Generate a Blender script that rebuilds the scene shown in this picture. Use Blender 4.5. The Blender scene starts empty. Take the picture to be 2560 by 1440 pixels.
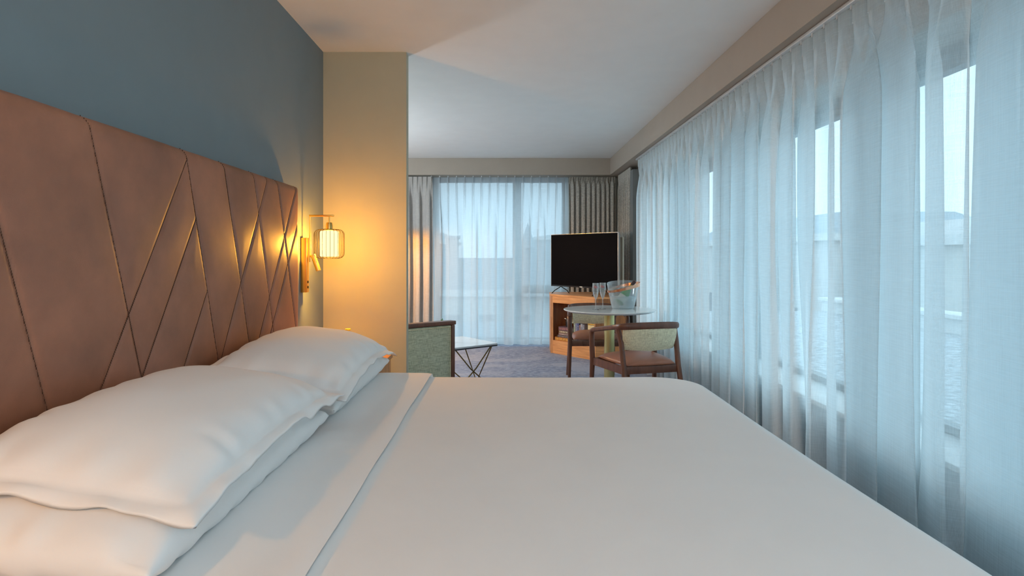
import bpy, bmesh, math, random
from math import sin, cos, pi, exp, sqrt, radians
from mathutils import Vector, Matrix, noise as mnoise

random.seed(7)
S = bpy.context.scene
COL = S.collection

# ------------------------------------------------------------------ camera
CAM_H = 1.23
cam_d = bpy.data.cameras.new('camera')
cam = bpy.data.objects.new('camera', cam_d)
COL.objects.link(cam)
cam.location = (0, 0, CAM_H)
cam.rotation_euler = (pi / 2, 0, 0)
cam_d.sensor_width = 36
cam_d.lens = 36 * 1500 / 2560
cam_d.shift_x = 18 / 2560
cam_d.shift_y = -80 / 2560
cam_d.clip_start = 0.05
cam_d.clip_end = 400
S.camera = cam

# ------------------------------------------------------------------ view
S.view_settings.view_transform = 'Standard'
S.view_settings.look = 'None'
S.view_settings.gamma = 1
S.view_settings.use_curve_mapping = False
S.view_settings.exposure = 0.5
S.cycles.max_bounces = 10
S.cycles.diffuse_bounces = 5
S.cycles.transparent_max_bounces = 24
S.cycles.transmission_bounces = 8
S.cycles.caustics_reflective = False
S.cycles.caustics_refractive = False
S.cycles.sample_clamp_indirect = 6

# ------------------------------------------------------------------ world
W = bpy.data.worlds.new('overcast_sky')
S.world = W
W.use_nodes = True
nt = W.node_tree
for n in list(nt.nodes):
    nt.nodes.remove(n)
wo = nt.nodes.new('ShaderNodeOutputWorld')
bg = nt.nodes.new('ShaderNodeBackground')
bg.inputs['Strength'].default_value = 1.8
tc = nt.nodes.new('ShaderNodeTexCoord')
ns = nt.nodes.new('ShaderNodeTexNoise')
ns.inputs['Scale'].default_value = 2.2
ns.inputs['Detail'].default_value = 4
cr = nt.nodes.new('ShaderNodeValToRGB')
cr.color_ramp.elements[0].position = 0.3
cr.color_ramp.elements[0].color = (0.55, 0.81, 1.0, 1)
cr.color_ramp.elements[1].position = 0.75
cr.color_ramp.elements[1].color = (0.66, 0.90, 1.0, 1)
nt.links.new(tc.outputs['Generated'], ns.inputs['Vector'])
nt.links.new(ns.outputs['Fac'], cr.inputs['Fac'])
nt.links.new(cr.outputs['Color'], bg.inputs['Color'])
nt.links.new(bg.outputs['Background'], wo.inputs['Surface'])

# daylight portals exactly filling the two window openings
def portal(name, loc, rot, sx, sy):
    l = bpy.data.lights.new(name, 'AREA')
    l.shape = 'RECTANGLE'
    l.size, l.size_y = sx, sy
    l.cycles.is_portal = True
    o = bpy.data.objects.new(name, l)
    o.location, o.rotation_euler = loc, rot
    COL.objects.link(o)
portal('daylight_portal_side', (1.99, 2.5, 1.28), (0, pi / 2, 0), 1.7, 8.4)
portal('daylight_portal_end', (-0.06, 8.62, 1.17), (-pi / 2, 0, 0), 1.86, 2.3)

# unseen globes added as fill light: one behind the camera, one in the living area behind the partition
def fill_globe_light(root, z, power, color):
    l = bpy.data.lights.new('fill_bulb', 'POINT')
    l.energy = power
    l.color = color
    l.shadow_soft_size = 0.16
    o = bpy.data.objects.new('fill_bulb', l)
    o.location = (0, 0, z)
    o.parent = root
    COL.objects.link(o)
FILL_GLOBES = [
    (0.35, -1.3, -0.55, 76, (0.78, 0.90, 1.0), 'unseen white globe added as fill light behind the camera'),
    (-2.45, 5.9, -0.85, 125, (0.86, 0.94, 1.0), 'unseen white globe added as fill light in the living area, hidden by the partition'),
]

# ------------------------------------------------------------------ materials
def mat(name):
    m = bpy.data.materials.new(name)
    m.use_nodes = True
    return m, m.node_tree, m.node_tree.nodes['Principled BSDF']

def coords(nt, kind='Object', scale=(1, 1, 1)):
    t = nt.nodes.new('ShaderNodeTexCoord')
    mp = nt.nodes.new('ShaderNodeMapping')
    mp.inputs['Scale'].default_value = scale
    nt.links.new(t.outputs[kind], mp.inputs['Vector'])
    return mp.outputs['Vector']

def ramp(nt, fac, stops):
    r = nt.nodes.new('ShaderNodeValToRGB')
    e = r.color_ramp.elements
    e[0].position, e[0].color = stops[0][0], (*stops[0][1], 1)
    e[1].position, e[1].color = stops[-1][0], (*stops[-1][1], 1)
    for p, c in stops[1:-1]:
        q = e.new(p)
        q.color = (*c, 1)
    nt.links.new(fac, r.inputs['Fac'])
    return r.outputs['Color']

def noise_tex(nt, vec, scale, detail=4, rough=0.5):
    n = nt.nodes.new('ShaderNodeTexNoise')
    n.inputs['Scale'].default_value = scale
    n.inputs['Detail'].default_value = detail
    n.inputs['Roughness'].default_value = rough
    nt.links.new(vec, n.inputs['Vector'])
    return n.outputs['Fac']

def bump(nt, p, h, strength, dist=0.01):
    b = nt.nodes.new('ShaderNodeBump')
    b.inputs['Strength'].default_value = strength
    b.inputs['Distance'].default_value = dist
    nt.links.new(h, b.inputs['Height'])
    nt.links.new(b.outputs['Normal'], p.inputs['Normal'])

def simple(name, col, rough=0.6, metal=0.0, var=0.06, nscale=6, bmp=0.0, bscale=200, scale=(1, 1, 1), spec=None):
    m, nt, p = mat(name)
    v = coords(nt, 'Object', scale)
    f = noise_tex(nt, v, nscale)
    lo = tuple(c * (1 - var) for c in col)
    hi = tuple(min(1, c * (1 + var)) for c in col)
    nt.links.new(ramp(nt, f, [(0.3, lo), (0.7, hi)]), p.inputs['Base Color'])
    p.inputs['Roughness'].default_value = rough
    p.inputs['Metallic'].default_value = metal
    if spec is not None:
        p.inputs['Specular IOR Level'].default_value = spec
    if bmp:
        bump(nt, p, noise_tex(nt, v, bscale, 2), bmp, 0.002)
    return m

def wood(name, dark, light, rough=0.4, scale=(1.2, 14, 14)):
    m, nt, p = mat(name)
    v = coords(nt, 'Object', scale)
    f = noise_tex(nt, v, 3.2, 8, 0.65)
    nt.links.new(ramp(nt, f, [(0.3, dark), (0.5, tuple((a + b) / 2 for a, b in zip(dark, light))), (0.7, light)]), p.inputs['Base Color'])
    p.inputs['Roughness'].default_value = rough
    bump(nt, p, f, 0.12, 0.002)
    return m

def fabric_weave(name, c1, c2, scale=320, slub=None):
    m, nt, p = mat(name)
    v = coords(nt)
    a = noise_tex(nt, coords(nt, 'Object', slub or (4, 4, 0.35)), scale / 4, 3)
    b = noise_tex(nt, coords(nt, 'Object', (0.3, 0.3, 5)), scale / 4, 3)
    mx = nt.nodes.new('ShaderNodeMath')
    mx.operation = 'ADD'
    nt.links.new(a, mx.inputs[0])
    nt.links.new(b, mx.inputs[1])
    hf = nt.nodes.new('ShaderNodeMath')
    hf.operation = 'MULTIPLY'
    hf.inputs[1].default_value = 0.5
    nt.links.new(mx.outputs[0], hf.inputs[0])
    nt.links.new(ramp(nt, hf.outputs[0], [(0.4, c1), (0.6, c2)]), p.inputs['Base Color'])
    p.inputs['Roughness'].default_value = 0.9
    bump(nt, p, hf.outputs[0], 0.3, 0.003)
    return m

def sheer(name, opacity=0.62, col=(0.84, 0.895, 0.915)):
    """woven voile: open weave lets light straight through, threads scatter it"""
    m, nt, p = mat(name)
    nt.nodes.remove(p)
    out = nt.nodes['Material Output']
    tr = nt.nodes.new('ShaderNodeBsdfTransparent')
    df = nt.nodes.new('ShaderNodeBsdfDiffuse')
    tl = nt.nodes.new('ShaderNodeBsdfTranslucent')
    df.inputs['Color'].default_value = (*col, 1)
    tl.inputs['Color'].default_value = (*col, 1)
    m1 = nt.nodes.new('ShaderNodeMixShader')
    m1.inputs['Fac'].default_value = 0.80
    nt.links.new(df.outputs[0], m1.inputs[1])
    nt.links.new(tl.outputs[0], m1.inputs[2])
    # weave: vertical and horizontal slubs
    a = noise_tex(nt, coords(nt, 'Object', (60, 60, 1.2)), 6, 3)
    b = noise_tex(nt, coords(nt, 'Object', (1.5, 1.5, 70)), 6, 3)
    s = nt.nodes.new('ShaderNodeMath'); s.operation = 'ADD'
    nt.links.new(a, s.inputs[0]); nt.links.new(b, s.inputs[1])
    w = nt.nodes.new('ShaderNodeMath'); w.operation = 'MULTIPLY_ADD'
    w.inputs[1].default_value = 0.25
    w.inputs[2].default_value = opacity - 0.25
    nt.links.new(s.outputs[0], w.inputs[0])
    # the weave closes up when seen at a slant
    lw = nt.nodes.new('ShaderNodeLayerWeight')
    lw.inputs['Blend'].default_value = 0.35
    t = nt.nodes.new('ShaderNodeMath'); t.operation = 'MULTIPLY_ADD'; t.use_clamp = True
    t.inputs[1].default_value = 0.45
    nt.links.new(lw.outputs['Facing'], t.inputs[0])
    nt.links.new(w.outputs[0], t.inputs[2])
    m2 = nt.nodes.new('ShaderNodeMixShader')
    nt.links.new(t.outputs[0], m2.inputs['Fac'])
    nt.links.new(tr.outputs[0], m2.inputs[1])
    nt.links.new(m1.outputs[0], m2.inputs[2])
    nt.links.new(m2.outputs[0], out.inputs['Surface'])
    return m

def thin_glass(name, tint=(0.96, 0.98, 0.98), rough=0.02, base=0.05, gain=0.9, frost=0.0):
    m, nt, p = mat(name)
    nt.nodes.remove(p)
    out = nt.nodes['Material Output']
    tr = nt.nodes.new('ShaderNodeBsdfTransparent')
    tr.inputs['Color'].default_value = (*tint, 1)
    gl = nt.nodes.new('ShaderNodeBsdfGlossy')
    gl.inputs['Roughness'].default_value = rough
    lw = nt.nodes.new('ShaderNodeLayerWeight')
    lw.inputs['Blend'].default_value = 0.25
    f = nt.nodes.new('ShaderNodeMath'); f.operation = 'MULTIPLY_ADD'; f.use_clamp = True
    f.inputs[1].default_value = gain
    f.inputs[2].default_value = base
    nt.links.new(lw.outputs['Facing'], f.inputs[0])
    pw = nt.nodes.new('ShaderNodeMath'); pw.operation = 'POWER'
    nt.links.new(f.outputs[0], pw.inputs[0])
    pw.inputs[1].default_value = 1.6
    mx = nt.nodes.new('ShaderNodeMixShader')
    nt.links.new(pw.outputs[0], mx.inputs['Fac'])
    nt.links.new(tr.outputs[0], mx.inputs[1])
    nt.links.new(gl.outputs[0], mx.inputs[2])
    last = mx
    if frost:
        d = nt.nodes.new('ShaderNodeBsdfTranslucent')
        d.inputs['Color'].default_value = (0.9, 0.93, 0.95, 1)
        d2 = nt.nodes.new('ShaderNodeBsdfDiffuse')
        d2.inputs['Color'].default_value = (0.9, 0.93, 0.95, 1)
        ad = nt.nodes.new('ShaderNodeMixShader')
        nt.links.new(d.outputs[0], ad.inputs[1]); nt.links.new(d2.outputs[0], ad.inputs[2])
        m3 = nt.nodes.new('ShaderNodeMixShader')
        m3.inputs['Fac'].default_value = frost
        nt.links.new(mx.outputs[0], m3.inputs[1])
        nt.links.new(ad.outputs[0], m3.inputs[2])
        last = m3
    nt.links.new(last.outputs[0], out.inputs['Surface'])
    return m

def emis(name, col, strength, transp=0.0):
    m, nt, p = mat(name)
    nt.nodes.remove(p)
    out = nt.nodes['Material Output']
    e = nt.nodes.new('ShaderNodeEmission')
    e.inputs['Color'].default_value = (*col, 1)
    e.inputs['Strength'].default_value = strength
    nt.links.new(e.outputs[0], out.inputs['Surface'])
    return m

def carpet_mat():
    m, nt, p = mat('patterned_carpet')
    v = coords(nt)
    fine = noise_tex(nt, coords(nt, 'Object', (4, 7, 1)), 4.0, 8, 0.78)
    col1 = ramp(nt, fine, [(0.33, (0.12, 0.16, 0.25)), (0.5, (0.25, 0.30, 0.41)), (0.68, (0.50, 0.55, 0.66))])
    # broken rectangular patches, like worn woven panels
    br = nt.nodes.new('ShaderNodeTexBrick')
    br.inputs['Scale'].default_value = 1.1
    br.inputs['Mortar Size'].default_value = 0.0
    br.inputs['Color1'].default_value = (0, 0, 0, 1)
    br.inputs['Color2'].default_value = (1, 1, 1, 1)
    br.offset = 0.37
    wp = nt.nodes.new('ShaderNodeTexNoise'); wp.inputs['Scale'].default_value = 1.3; wp.inputs['Detail'].default_value = 3
    nt.links.new(v, wp.inputs['Vector'])
    va = nt.nodes.new('ShaderNodeVectorMath'); va.operation = 'MULTIPLY_ADD'
    va.inputs[1].default_value = (0.9, 0.9, 0.0)
    nt.links.new(wp.outputs['Color'], va.inputs[0]); nt.links.new(v, va.inputs[2])
    nt.links.new(va.outputs['Vector'], br.inputs['Vector'])
    pn = noise_tex(nt, v, 9.0, 9, 0.8)
    mu = nt.nodes.new('ShaderNodeMath'); mu.operation = 'MULTIPLY'
    nt.links.new(br.outputs['Color'], mu.inputs[0])
    nt.links.new(pn, mu.inputs[1])
    mask = ramp(nt, mu.outputs[0], [(0.26, (0, 0, 0)), (0.42, (0.6, 0.6, 0.6))])
    mx = nt.nodes.new('ShaderNodeMix'); mx.data_type = 'RGBA'
    nt.links.new(mask, mx.inputs['Factor'])
    nt.links.new(col1, mx.inputs['A'])
    mx.inputs['B'].default_value = (0.44, 0.46, 0.53, 1)
    nt.links.new(mx.outputs['Result'], p.inputs['Base Color'])
    p.inputs['Roughness'].default_value = 0.95
    bump(nt, p, fine, 0.5, 0.01)
    return m

def leather_mat(name, c1, c2, rough=0.38, scale=9):
    m, nt, p = mat(name)
    v = coords(nt)
    f = noise_tex(nt, v, scale * 0.35, 7, 0.6)
    nt.links.new(ramp(nt, f, [(0.28, c1), (0.72, c2)]), p.inputs['Base Color'])
    g = noise_tex(nt, v, 260, 3)
    rr = nt.nodes.new('ShaderNodeMapRange')
    rr.inputs['To Min'].default_value = rough - 0.06
    rr.inputs['To Max'].default_value = rough + 0.12
    nt.links.new(f, rr.inputs['Value'])
    nt.links.new(rr.outputs['Result'], p.inputs['Roughness'])
    bump(nt, p, g, 0.10, 0.002)
    return m

M = {
    'paint_grey': simple('blue_grey_wall_paint', (0.20, 0.245, 0.262), 0.75, var=0.02),
    'paint_part': simple('warm_white_partition_paint', (0.50, 0.47, 0.35), 0.7, var=0.02),
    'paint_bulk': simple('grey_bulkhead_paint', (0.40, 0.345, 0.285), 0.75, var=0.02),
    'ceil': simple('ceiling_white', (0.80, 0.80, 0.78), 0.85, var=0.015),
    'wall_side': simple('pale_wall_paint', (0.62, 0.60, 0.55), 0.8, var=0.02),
    'frame': simple('window_frame_grey', (0.16, 0.20, 0.22), 0.45),
    'pillar': simple('pillar_grey', (0.15, 0.165, 0.165), 0.7),
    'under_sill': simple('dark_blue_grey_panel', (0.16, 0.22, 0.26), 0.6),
    'sill': simple('sill_white', (0.75, 0.78, 0.78), 0.4),
    'carpet': carpet_mat(),
    'leather': leather_mat('cognac_leather', (0.20, 0.082, 0.044), (0.42, 0.172, 0.095), 0.44),
    'seat_leather': leather_mat('brown_seat_leather', (0.26, 0.10, 0.055), (0.40, 0.16, 0.085), 0.33, 14),
    'thread': simple('dark_thread', (0.10, 0.040, 0.02), 0.8),
    'linen': simple('white_cotton', (0.88, 0.86, 0.84), 0.85, var=0.01, bmp=0.05, bscale=900),
    'linen2': simple('white_pillow_cotton', (0.88, 0.865, 0.85), 0.8, var=0.01, nscale=3, bmp=0.05, bscale=900),
    'brass': simple('brushed_brass', (0.83, 0.52, 0.14), 0.32, 1.0, var=0.05),
    'brass_pale': simple('pale_satin_brass', (0.72, 0.60, 0.28), 0.35, 1.0, var=0.05),
    'gold_dark': simple('dark_brass_rod', (0.20, 0.13, 0.05), 0.4, 1.0),
    'wire': simple('dark_bronze_wire', (0.03, 0.02, 0.01), 0.7, 0.0, spec=0.2),
    'walnut': wood('walnut_cabinet', (0.40, 0.16, 0.06), (0.72, 0.34, 0.13), 0.4, (10, 10, 1.2)),
    'walnut_h': wood('walnut_cabinet_horizontal', (0.62, 0.25, 0.085), (0.95, 0.47, 0.18), 0.4, (1.0, 1.0, 12)),
    'darkwood': wood('dark_stained_wood', (0.10, 0.038, 0.022), (0.19, 0.075, 0.042), 0.35, (9, 9, 1.5)),
    'weave': fabric_weave('beige_green_woven_fabric', (0.58, 0.50, 0.32), (0.88, 0.80, 0.56), 300),
    'weave_green': fabric_weave('sage_woven_fabric', (0.34, 0.35, 0.24), (0.66, 0.67, 0.49), 300),
    'drape': fabric_weave('taupe_slub_drape', (0.30, 0.285, 0.25), (0.52, 0.49, 0.43), 420, (1, 1, 0.5)),
    'drape_light': fabric_weave('light_grey_drape', (0.40, 0.38, 0.36), (0.47, 0.45, 0.42), 200),
    'sheer': sheer('side_sheer_voile', 0.58),
    'sheer_far': sheer('end_sheer_voile', 0.84, (0.74, 0.77, 0.79)),
    'head': simple('curtain_heading_tape', (0.55, 0.50, 0.44), 0.9),
    'track': simple('aluminium_track', (0.62, 0.64, 0.65), 0.4, 0.3),
    'tv_black': simple('black_plastic', (0.012, 0.012, 0.013), 0.35),
    'screen': simple('television_screen', (0.004, 0.004, 0.005), 0.5, spec=0.02, var=0.0),
    'silver': simple('silver_metal', (0.55, 0.58, 0.60), 0.3, 0.9),
    'cream': simple('cream_edge', (0.72, 0.68, 0.55), 0.45),
    'bronze': simple('bronze_panel', (0.15, 0.11, 0.07), 0.4, 0.3),
    'stone': simple('pale_stone_top', (0.86, 0.87, 0.84), 0.12, var=0.03, nscale=4),
    'marble': simple('white_marble_top', (0.72, 0.75, 0.77), 0.12, var=0.05, nscale=5),
    'edge_dark': simple('dark_table_edge', (0.06, 0.06, 0.07), 0.4),
    'glass': thin_glass('clear_glass', base=0.16, gain=1.5, frost=0.12),
    'pane': thin_glass('window_glass', (0.97, 0.985, 0.985), 0.0, 0.02, 0.35),
    'bucket': thin_glass('clear_acrylic', (0.93, 0.96, 0.97), 0.05, 0.08, 0.8, frost=0.12),
    'ice': thin_glass('frosted_ice_water', (0.88, 0.92, 0.94), 0.2, 0.06, 0.4, frost=0.30),
    'copper': simple('polished_copper', (0.86, 0.42, 0.26), 0.22, 1.0, var=0.05),
    'bottle': simple('green_bottle_glass', (0.05, 0.26, 0.04), 0.15),
    'foil': simple('dark_bottle_foil', (0.08, 0.05, 0.05), 0.35, 0.6, var=0.5, nscale=60),
    'gold_foil': simple('gold_foil', (0.6, 0.42, 0.1), 0.35, 0.8),
    'label': simple('cream_bottle_label', (0.72, 0.72, 0.62), 0.6),
    'berry': simple('red_berry', (0.62, 0.05, 0.05), 0.4),
    'leaf': simple('green_leaf', (0.08, 0.22, 0.04), 0.5),
    'pot': simple('white_ceramic_pot', (0.7, 0.7, 0.68), 0.3),
    'yellow': simple('yellow_petal', (0.75, 0.62, 0.05), 0.6),
    'gravel': simple('roof_gravel', (0.36, 0.40, 0.43), 0.95, var=0.45, nscale=14),
    'parapet': simple('white_parapet', (0.72, 0.74, 0.74), 0.8),
    'facade': simple('pale_render_facade', (0.62, 0.64, 0.62), 0.85, var=0.05, nscale=0.6),
    'facade2': simple('sandstone_facade', (0.60, 0.60, 0.60), 0.85, var=0.1, nscale=0.8),
    'roof': simple('slate_roof', (0.20, 0.24, 0.28), 0.7, var=0.1, nscale=1),
    'roof_far': simple('hazed_distant_roof', (0.33, 0.40, 0.45), 0.8, var=0.1, nscale=1),  # pale blue aerial haze is mixed into this colour
    'brick': simple('red_brick_facade', (0.42, 0.20, 0.16), 0.9, var=0.15, nscale=2),
    'winglass': simple('dark_window_glass', (0.10, 0.13, 0.16), 0.15),
    'ground': simple('street_ground', (0.22, 0.23, 0.24), 0.95),
    'lampglow': emis('lit_opal_glass', (1.0, 0.60, 0.17), 1.15),
    'bulb': emis('lit_bulb', (1.0, 0.62, 0.22), 30),
    'shade': emis('warm_lit_shade', (1.0, 0.6, 0.25), 4),
}

# ------------------------------------------------------------------ mesh tools
class MB:
    def __init__(self):
        self.v, self.f = [], []
    def add(self, vs, fs):
        n = len(self.v)
        self.v += [tuple(v) for v in vs]
        self.f += [tuple(i + n for i in f) for f in fs]
        return self
    def box(self, x0, x1, y0, y1, z0, z1):
        vs = [(x0, y0, z0), (x1, y0, z0), (x1, y1, z0), (x0, y1, z0), (x0, y0, z1), (x1, y0, z1), (x1, y1, z1), (x0, y1, z1)]
        return self.add(vs, [(0, 3, 2, 1), (4, 5, 6, 7), (0, 1, 5, 4), (1, 2, 6, 5), (2, 3, 7, 6), (3, 0, 4, 7)])
    def rbox(self, x0, x1, y0, y1, z0, z1, r=0.005, seg=2):
        bm = bmesh.new()
        bmesh.ops.create_cube(bm, size=1)
        for v in bm.verts:
            v.co = Vector(((x0 + x1) / 2 + v.co.x * (x1 - x0), (y0 + y1) / 2 + v.co.y * (y1 - y0), (z0 + z1) / 2 + v.co.z * (z1 - z0)))
        bmesh.ops.bevel(bm, geom=bm.edges[:], offset=r, segments=seg, affect='EDGES', profile=0.5)
        bm.verts.index_update()
        self.add([v.co[:] for v in bm.verts], [[v.index for v in f.verts] for f in bm.faces])
        bm.free()
        return self
    def prism(self, pts, z0, z1):
        n = len(pts)
        vs = [(x, y, z0) for x, y in pts] + [(x, y, z1) for x, y in pts]
        fs = [tuple(range(n - 1, -1, -1)), tuple(range(n, 2 * n))] + [(i, (i + 1) % n, n + (i + 1) % n, n + i) for i in range(n)]
        return self.add(vs, fs)
    def tube(self, pts, r, n=10, closed=False, flat=None):
        """round (or, with flat=(w,h,up), rectangular-ish) section swept along pts; r may be a list"""
        P = [Vector(p) for p in pts]
        m = len(P)
        rs = r if isinstance(r, (list, tuple)) else [r] * m
        vs = []
        prev = None
        for i, p in enumerate(P):
            if closed:
                t = (P[(i + 1) % m] - P[i - 1]).normalized()
            else:
                t = (P[min(i + 1, m - 1)] - P[max(i - 1, 0)]).normalized()
            if prev is None:
                a = Vector((0, 0, 1)) if abs(t.z) < 0.9 else Vector((1, 0, 0))
                nrm = (a - t * a.dot(t)).normalized()
            else:
                nrm = (prev - t * prev.dot(t)).normalized()
            prev = nrm
            b = t.cross(nrm)
            for k in range(n):
                an = 2 * pi * k / n
                vs.append(p + (nrm * cos(an) + b * sin(an)) * rs[i])
        fs = []
        for i in range(m if closed else m - 1):
            j = (i + 1) % m
            for k in range(n):
                fs.append((i * n + k, i * n + (k + 1) % n, j * n + (k + 1) % n, j * n + k))
        if not closed:
            fs.append(tuple(range(n - 1, -1, -1)))
            fs.append(tuple(range((m - 1) * n, m * n)))
        return self.add(vs, fs)
    def sweep(self, pts, section):
        """section(i) -> list of 3D offsets for each path point (explicit frames)"""
        vs, n = [], None
        for i, p in enumerate(pts):
            sec = section(i)
            n = len(sec)
            vs += [(p[0] + s[0], p[1] + s[1], p[2] + s[2]) for s in sec]
        m = len(pts)
        fs = []
        for i in range(m - 1):
            for k in range(n):
                fs.append((i * n + k, i * n + (k + 1) % n, (i + 1) * n + (k + 1) % n, (i + 1) * n + k))
        fs.append(tuple(range(n - 1, -1, -1)))
        fs.append(tuple(range((m - 1) * n, m * n)))
        return self.add(vs, fs)
    def lathe(self, prof, n=32, c=(0, 0, 0), cap=True):
        vs = []
        for r, z in prof:
            for k in range(n):
                a = 2 * pi * k / n
                vs.append((c[0] + r * cos(a), c[1] + r * sin(a), c[2] + z))
        m = len(prof)
        fs = [(i * n + k, i * n + (k + 1) % n, (i + 1) * n + (k + 1) % n, (i + 1) * n + k) for i in range(m - 1) for k in range(n)]
        if cap:
            if prof[0][0] > 1e-4: fs.append(tuple(range(n - 1, -1, -1)))
            if prof[-1][0] > 1e-4: fs.append(tuple(range((m - 1) * n, m * n)))
        return self.add(vs, fs)
    def grid(self, nu, nv, fn, wrap_u=False):
        vs = [fn(i, j) for j in range(nv) for i in range(nu)]
        fs = []
        for j in range(nv - 1):
            for i in range(nu if wrap_u else nu - 1):
                i2 = (i + 1) % nu
                fs.append((j * nu + i, j * nu + i2, (j + 1) * nu + i2, (j + 1) * nu + i))
        return self.add(vs, fs)
    def build(self, name, material, parent=None, smooth=True, angle=35, loc=None, merge=False, solid=None, recalc=True):
        me = bpy.data.meshes.new(name)
        me.from_pydata(self.v, [], self.f)
        me.update()
        if merge or recalc:
            bm = bmesh.new(); bm.from_mesh(me)
            if merge: bmesh.ops.remove_doubles(bm, verts=bm.verts[:], dist=1e-5)
            if recalc: bmesh.ops.recalc_face_normals(bm, faces=bm.faces[:])
            bm.to_mesh(me); bm.free()
        if smooth:
            me.shade_smooth()
            if angle: me.set_sharp_from_angle(angle=radians(angle))
        me.materials.append(M[material] if isinstance(material, str) else material)
        o = bpy.data.objects.new(name, me)
        COL.objects.link(o)
        if parent: o.parent = parent
        if loc: o.location = loc
        if solid:
            md = o.modifiers.new('thickness', 'SOLIDIFY'); md.thickness = solid; md.offset = 0
        return o

def tag(o, label=None, cat=None, group=None, kind=None):
    if label: o['label'] = label
    if cat: o['category'] = cat
    if group: o['group'] = group
    if kind: o['kind'] = kind
    return o

def empty(name, loc=(0, 0, 0), rz=0, **k):
    o = bpy.data.objects.new(name, None)
    o.location = loc
    o.rotation_euler = (0, 0, rz)
    o.empty_display_size = 0.1
    COL.objects.link(o)
    return tag(o, **k)

def kids(o):
    return [c for c in bpy.data.objects if c.parent is o]

def copy_tree(o, parent=None):
    c = o.copy(); COL.objects.link(c); c.parent = parent
    for ch in kids(o):
        copy_tree(ch, c)
    return c

def struct(name, mb, material, label, cat=None, parent=None, **k):
    o = mb.build(name, material, parent, **k)
    if parent is None:
        tag(o, label, cat or name.split('_')[0], kind='structure')
    return o

def sstep(a, b, x):
    t = max(0.0, min(1.0, (x - a) / (b - a)))
    return t * t * (3 - 2 * t)

def nz(x, y=0.0, z=0.0):
    return mnoise.noise(Vector((x, y, z)))

# ------------------------------------------------------------------ room shell
XW = -1.175      # headboard wall
H = 2.55
SOF = 2.326      # underside of the bulkheads
Y0, Y1 = -2.6, 8.45
struct('floor', MB().box(-3.0, 1.95, Y0 - 0.1, 8.7, -0.1, 0.0), 'carpet', 'grey blue carpet with broken rectangular pattern', smooth=False)
struct('ceiling', MB().box(-3.0, 1.95, Y0 - 0.1, 8.7, H, H + 0.15), 'ceil', 'smooth white ceiling above bed and living area', smooth=False)
struct('wall_left', MB().box(XW - 0.12, XW, Y0, 3.882, 0, H), 'paint_grey', 'plain blue grey wall behind the leather headboard', smooth=False)
struct('wall_partition', MB().box(-3.0, -0.637, 3.882, 3.965, 0, H), 'paint_part', 'narrow partition wall beside the wall lamp, lit orange', smooth=False)
struct('wall_living', MB().box(-3.1, -3.0, 3.882, 8.7, 0, H), 'paint_grey', 'left wall of the living area', smooth=False)
struct('wall_back', MB().box(XW - 0.12, 1.95, Y0 - 0.1, Y0, 0, H), 'paint_part', 'plain wall behind the camera', smooth=False)
# far wall with its opening
w = MB()
w.box(-3.0, -1.0, Y1, Y1 + 0.15, 0, H)
w.box(0.87, 1.95, Y1, Y1 + 0.15, 0, H)
w.box(-1.0, 0.87, Y1, Y1 + 0.15, 2.32, H)
w.box(-1.0, 0.87, Y1, Y1 + 0.15, 0, 0.03)
struct('wall_far', w, 'wall_side', 'far wall around the end window', smooth=False)
# window wall on the right with long opening
WX = 1.63
w = MB()
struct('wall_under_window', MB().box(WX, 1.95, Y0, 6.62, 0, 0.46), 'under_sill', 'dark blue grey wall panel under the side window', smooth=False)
w.box(WX, 1.95, Y0, 6.62, 2.11, H)
w.box(WX, 1.95, Y0, -1.7, 0.46, 2.11)
w.box(WX, 1.95, 6.62, 8.7, 0, H)
struct('wall_right', w, 'wall_side', 'window wall on the right behind the sheer curtain', smooth=False)
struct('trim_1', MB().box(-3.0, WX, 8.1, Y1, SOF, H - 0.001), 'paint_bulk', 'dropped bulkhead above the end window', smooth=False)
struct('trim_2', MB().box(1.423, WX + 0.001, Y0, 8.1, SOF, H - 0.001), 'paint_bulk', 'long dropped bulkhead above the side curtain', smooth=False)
struct('trim_5', MB().box(1.505, WX, 7.05, 7.2, 0, 2.25), 'pillar', 'grey pillar beside the end of the side sheer', cat='pillar', smooth=False)
struct('baseboard_right', MB().box(WX - 0.015, WX, Y0, 6.62, 0, 0.10), 'frame', 'dark skirting board under the side window', smooth=False)
struct('baseboard_left', MB().box(XW, XW + 0.015, Y0, 3.882, 0, 0.10), 'paint_grey', 'skirting board on the headboard wall', smooth=False)
# side windows
def window_side(name, y0, y1, label):
    x0, x1 = 1.86, 1.92
    r = empty(name, (x0, (y0 + y1) / 2, 0.46), label=label, cat='window', kind='structure')
    cx, cy = x0, (y0 + y1) / 2
    f = MB()
    t = 0.07
    for a in [(0, x1 - x0, y0 - cy, y1 - cy, 0, 0.06), (0, x1 - x0, y0 - cy, y1 - cy, 1.55, 1.65),
              (0, x1 - x0, y0 - cy, y0 - cy + t, 0.06, 1.55), (0, x1 - x0, y1 - cy - t, y1 - cy, 0.06, 1.55)]:
        f.box(*a)
    f.build('frame', 'frame', r, smooth=False)
    MB().box(0.026, 0.032, y0 - cy + t, y1 - cy - t, 0.06, 1.55).build('pane', 'pane', r, smooth=False)
    return r
window_side('window_1', 4.46, 6.62, 'farthest pane of the side window behind the sheer')
window_side('window_2', 2.28, 4.46, 'middle pane of the side window behind the sheer')
window_side('window_3', -0.10, 2.28, 'nearest visible pane of the side window')
window_side('window_4', -1.70, -0.10, 'side window pane beside the camera')
struct('trim_3', MB().rbox(WX - 0.03, 1.859, -1.69, 6.61, 0.461, 0.485, 0.004), 'sill', 'white window sill along the side window', cat='window sill')
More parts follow.
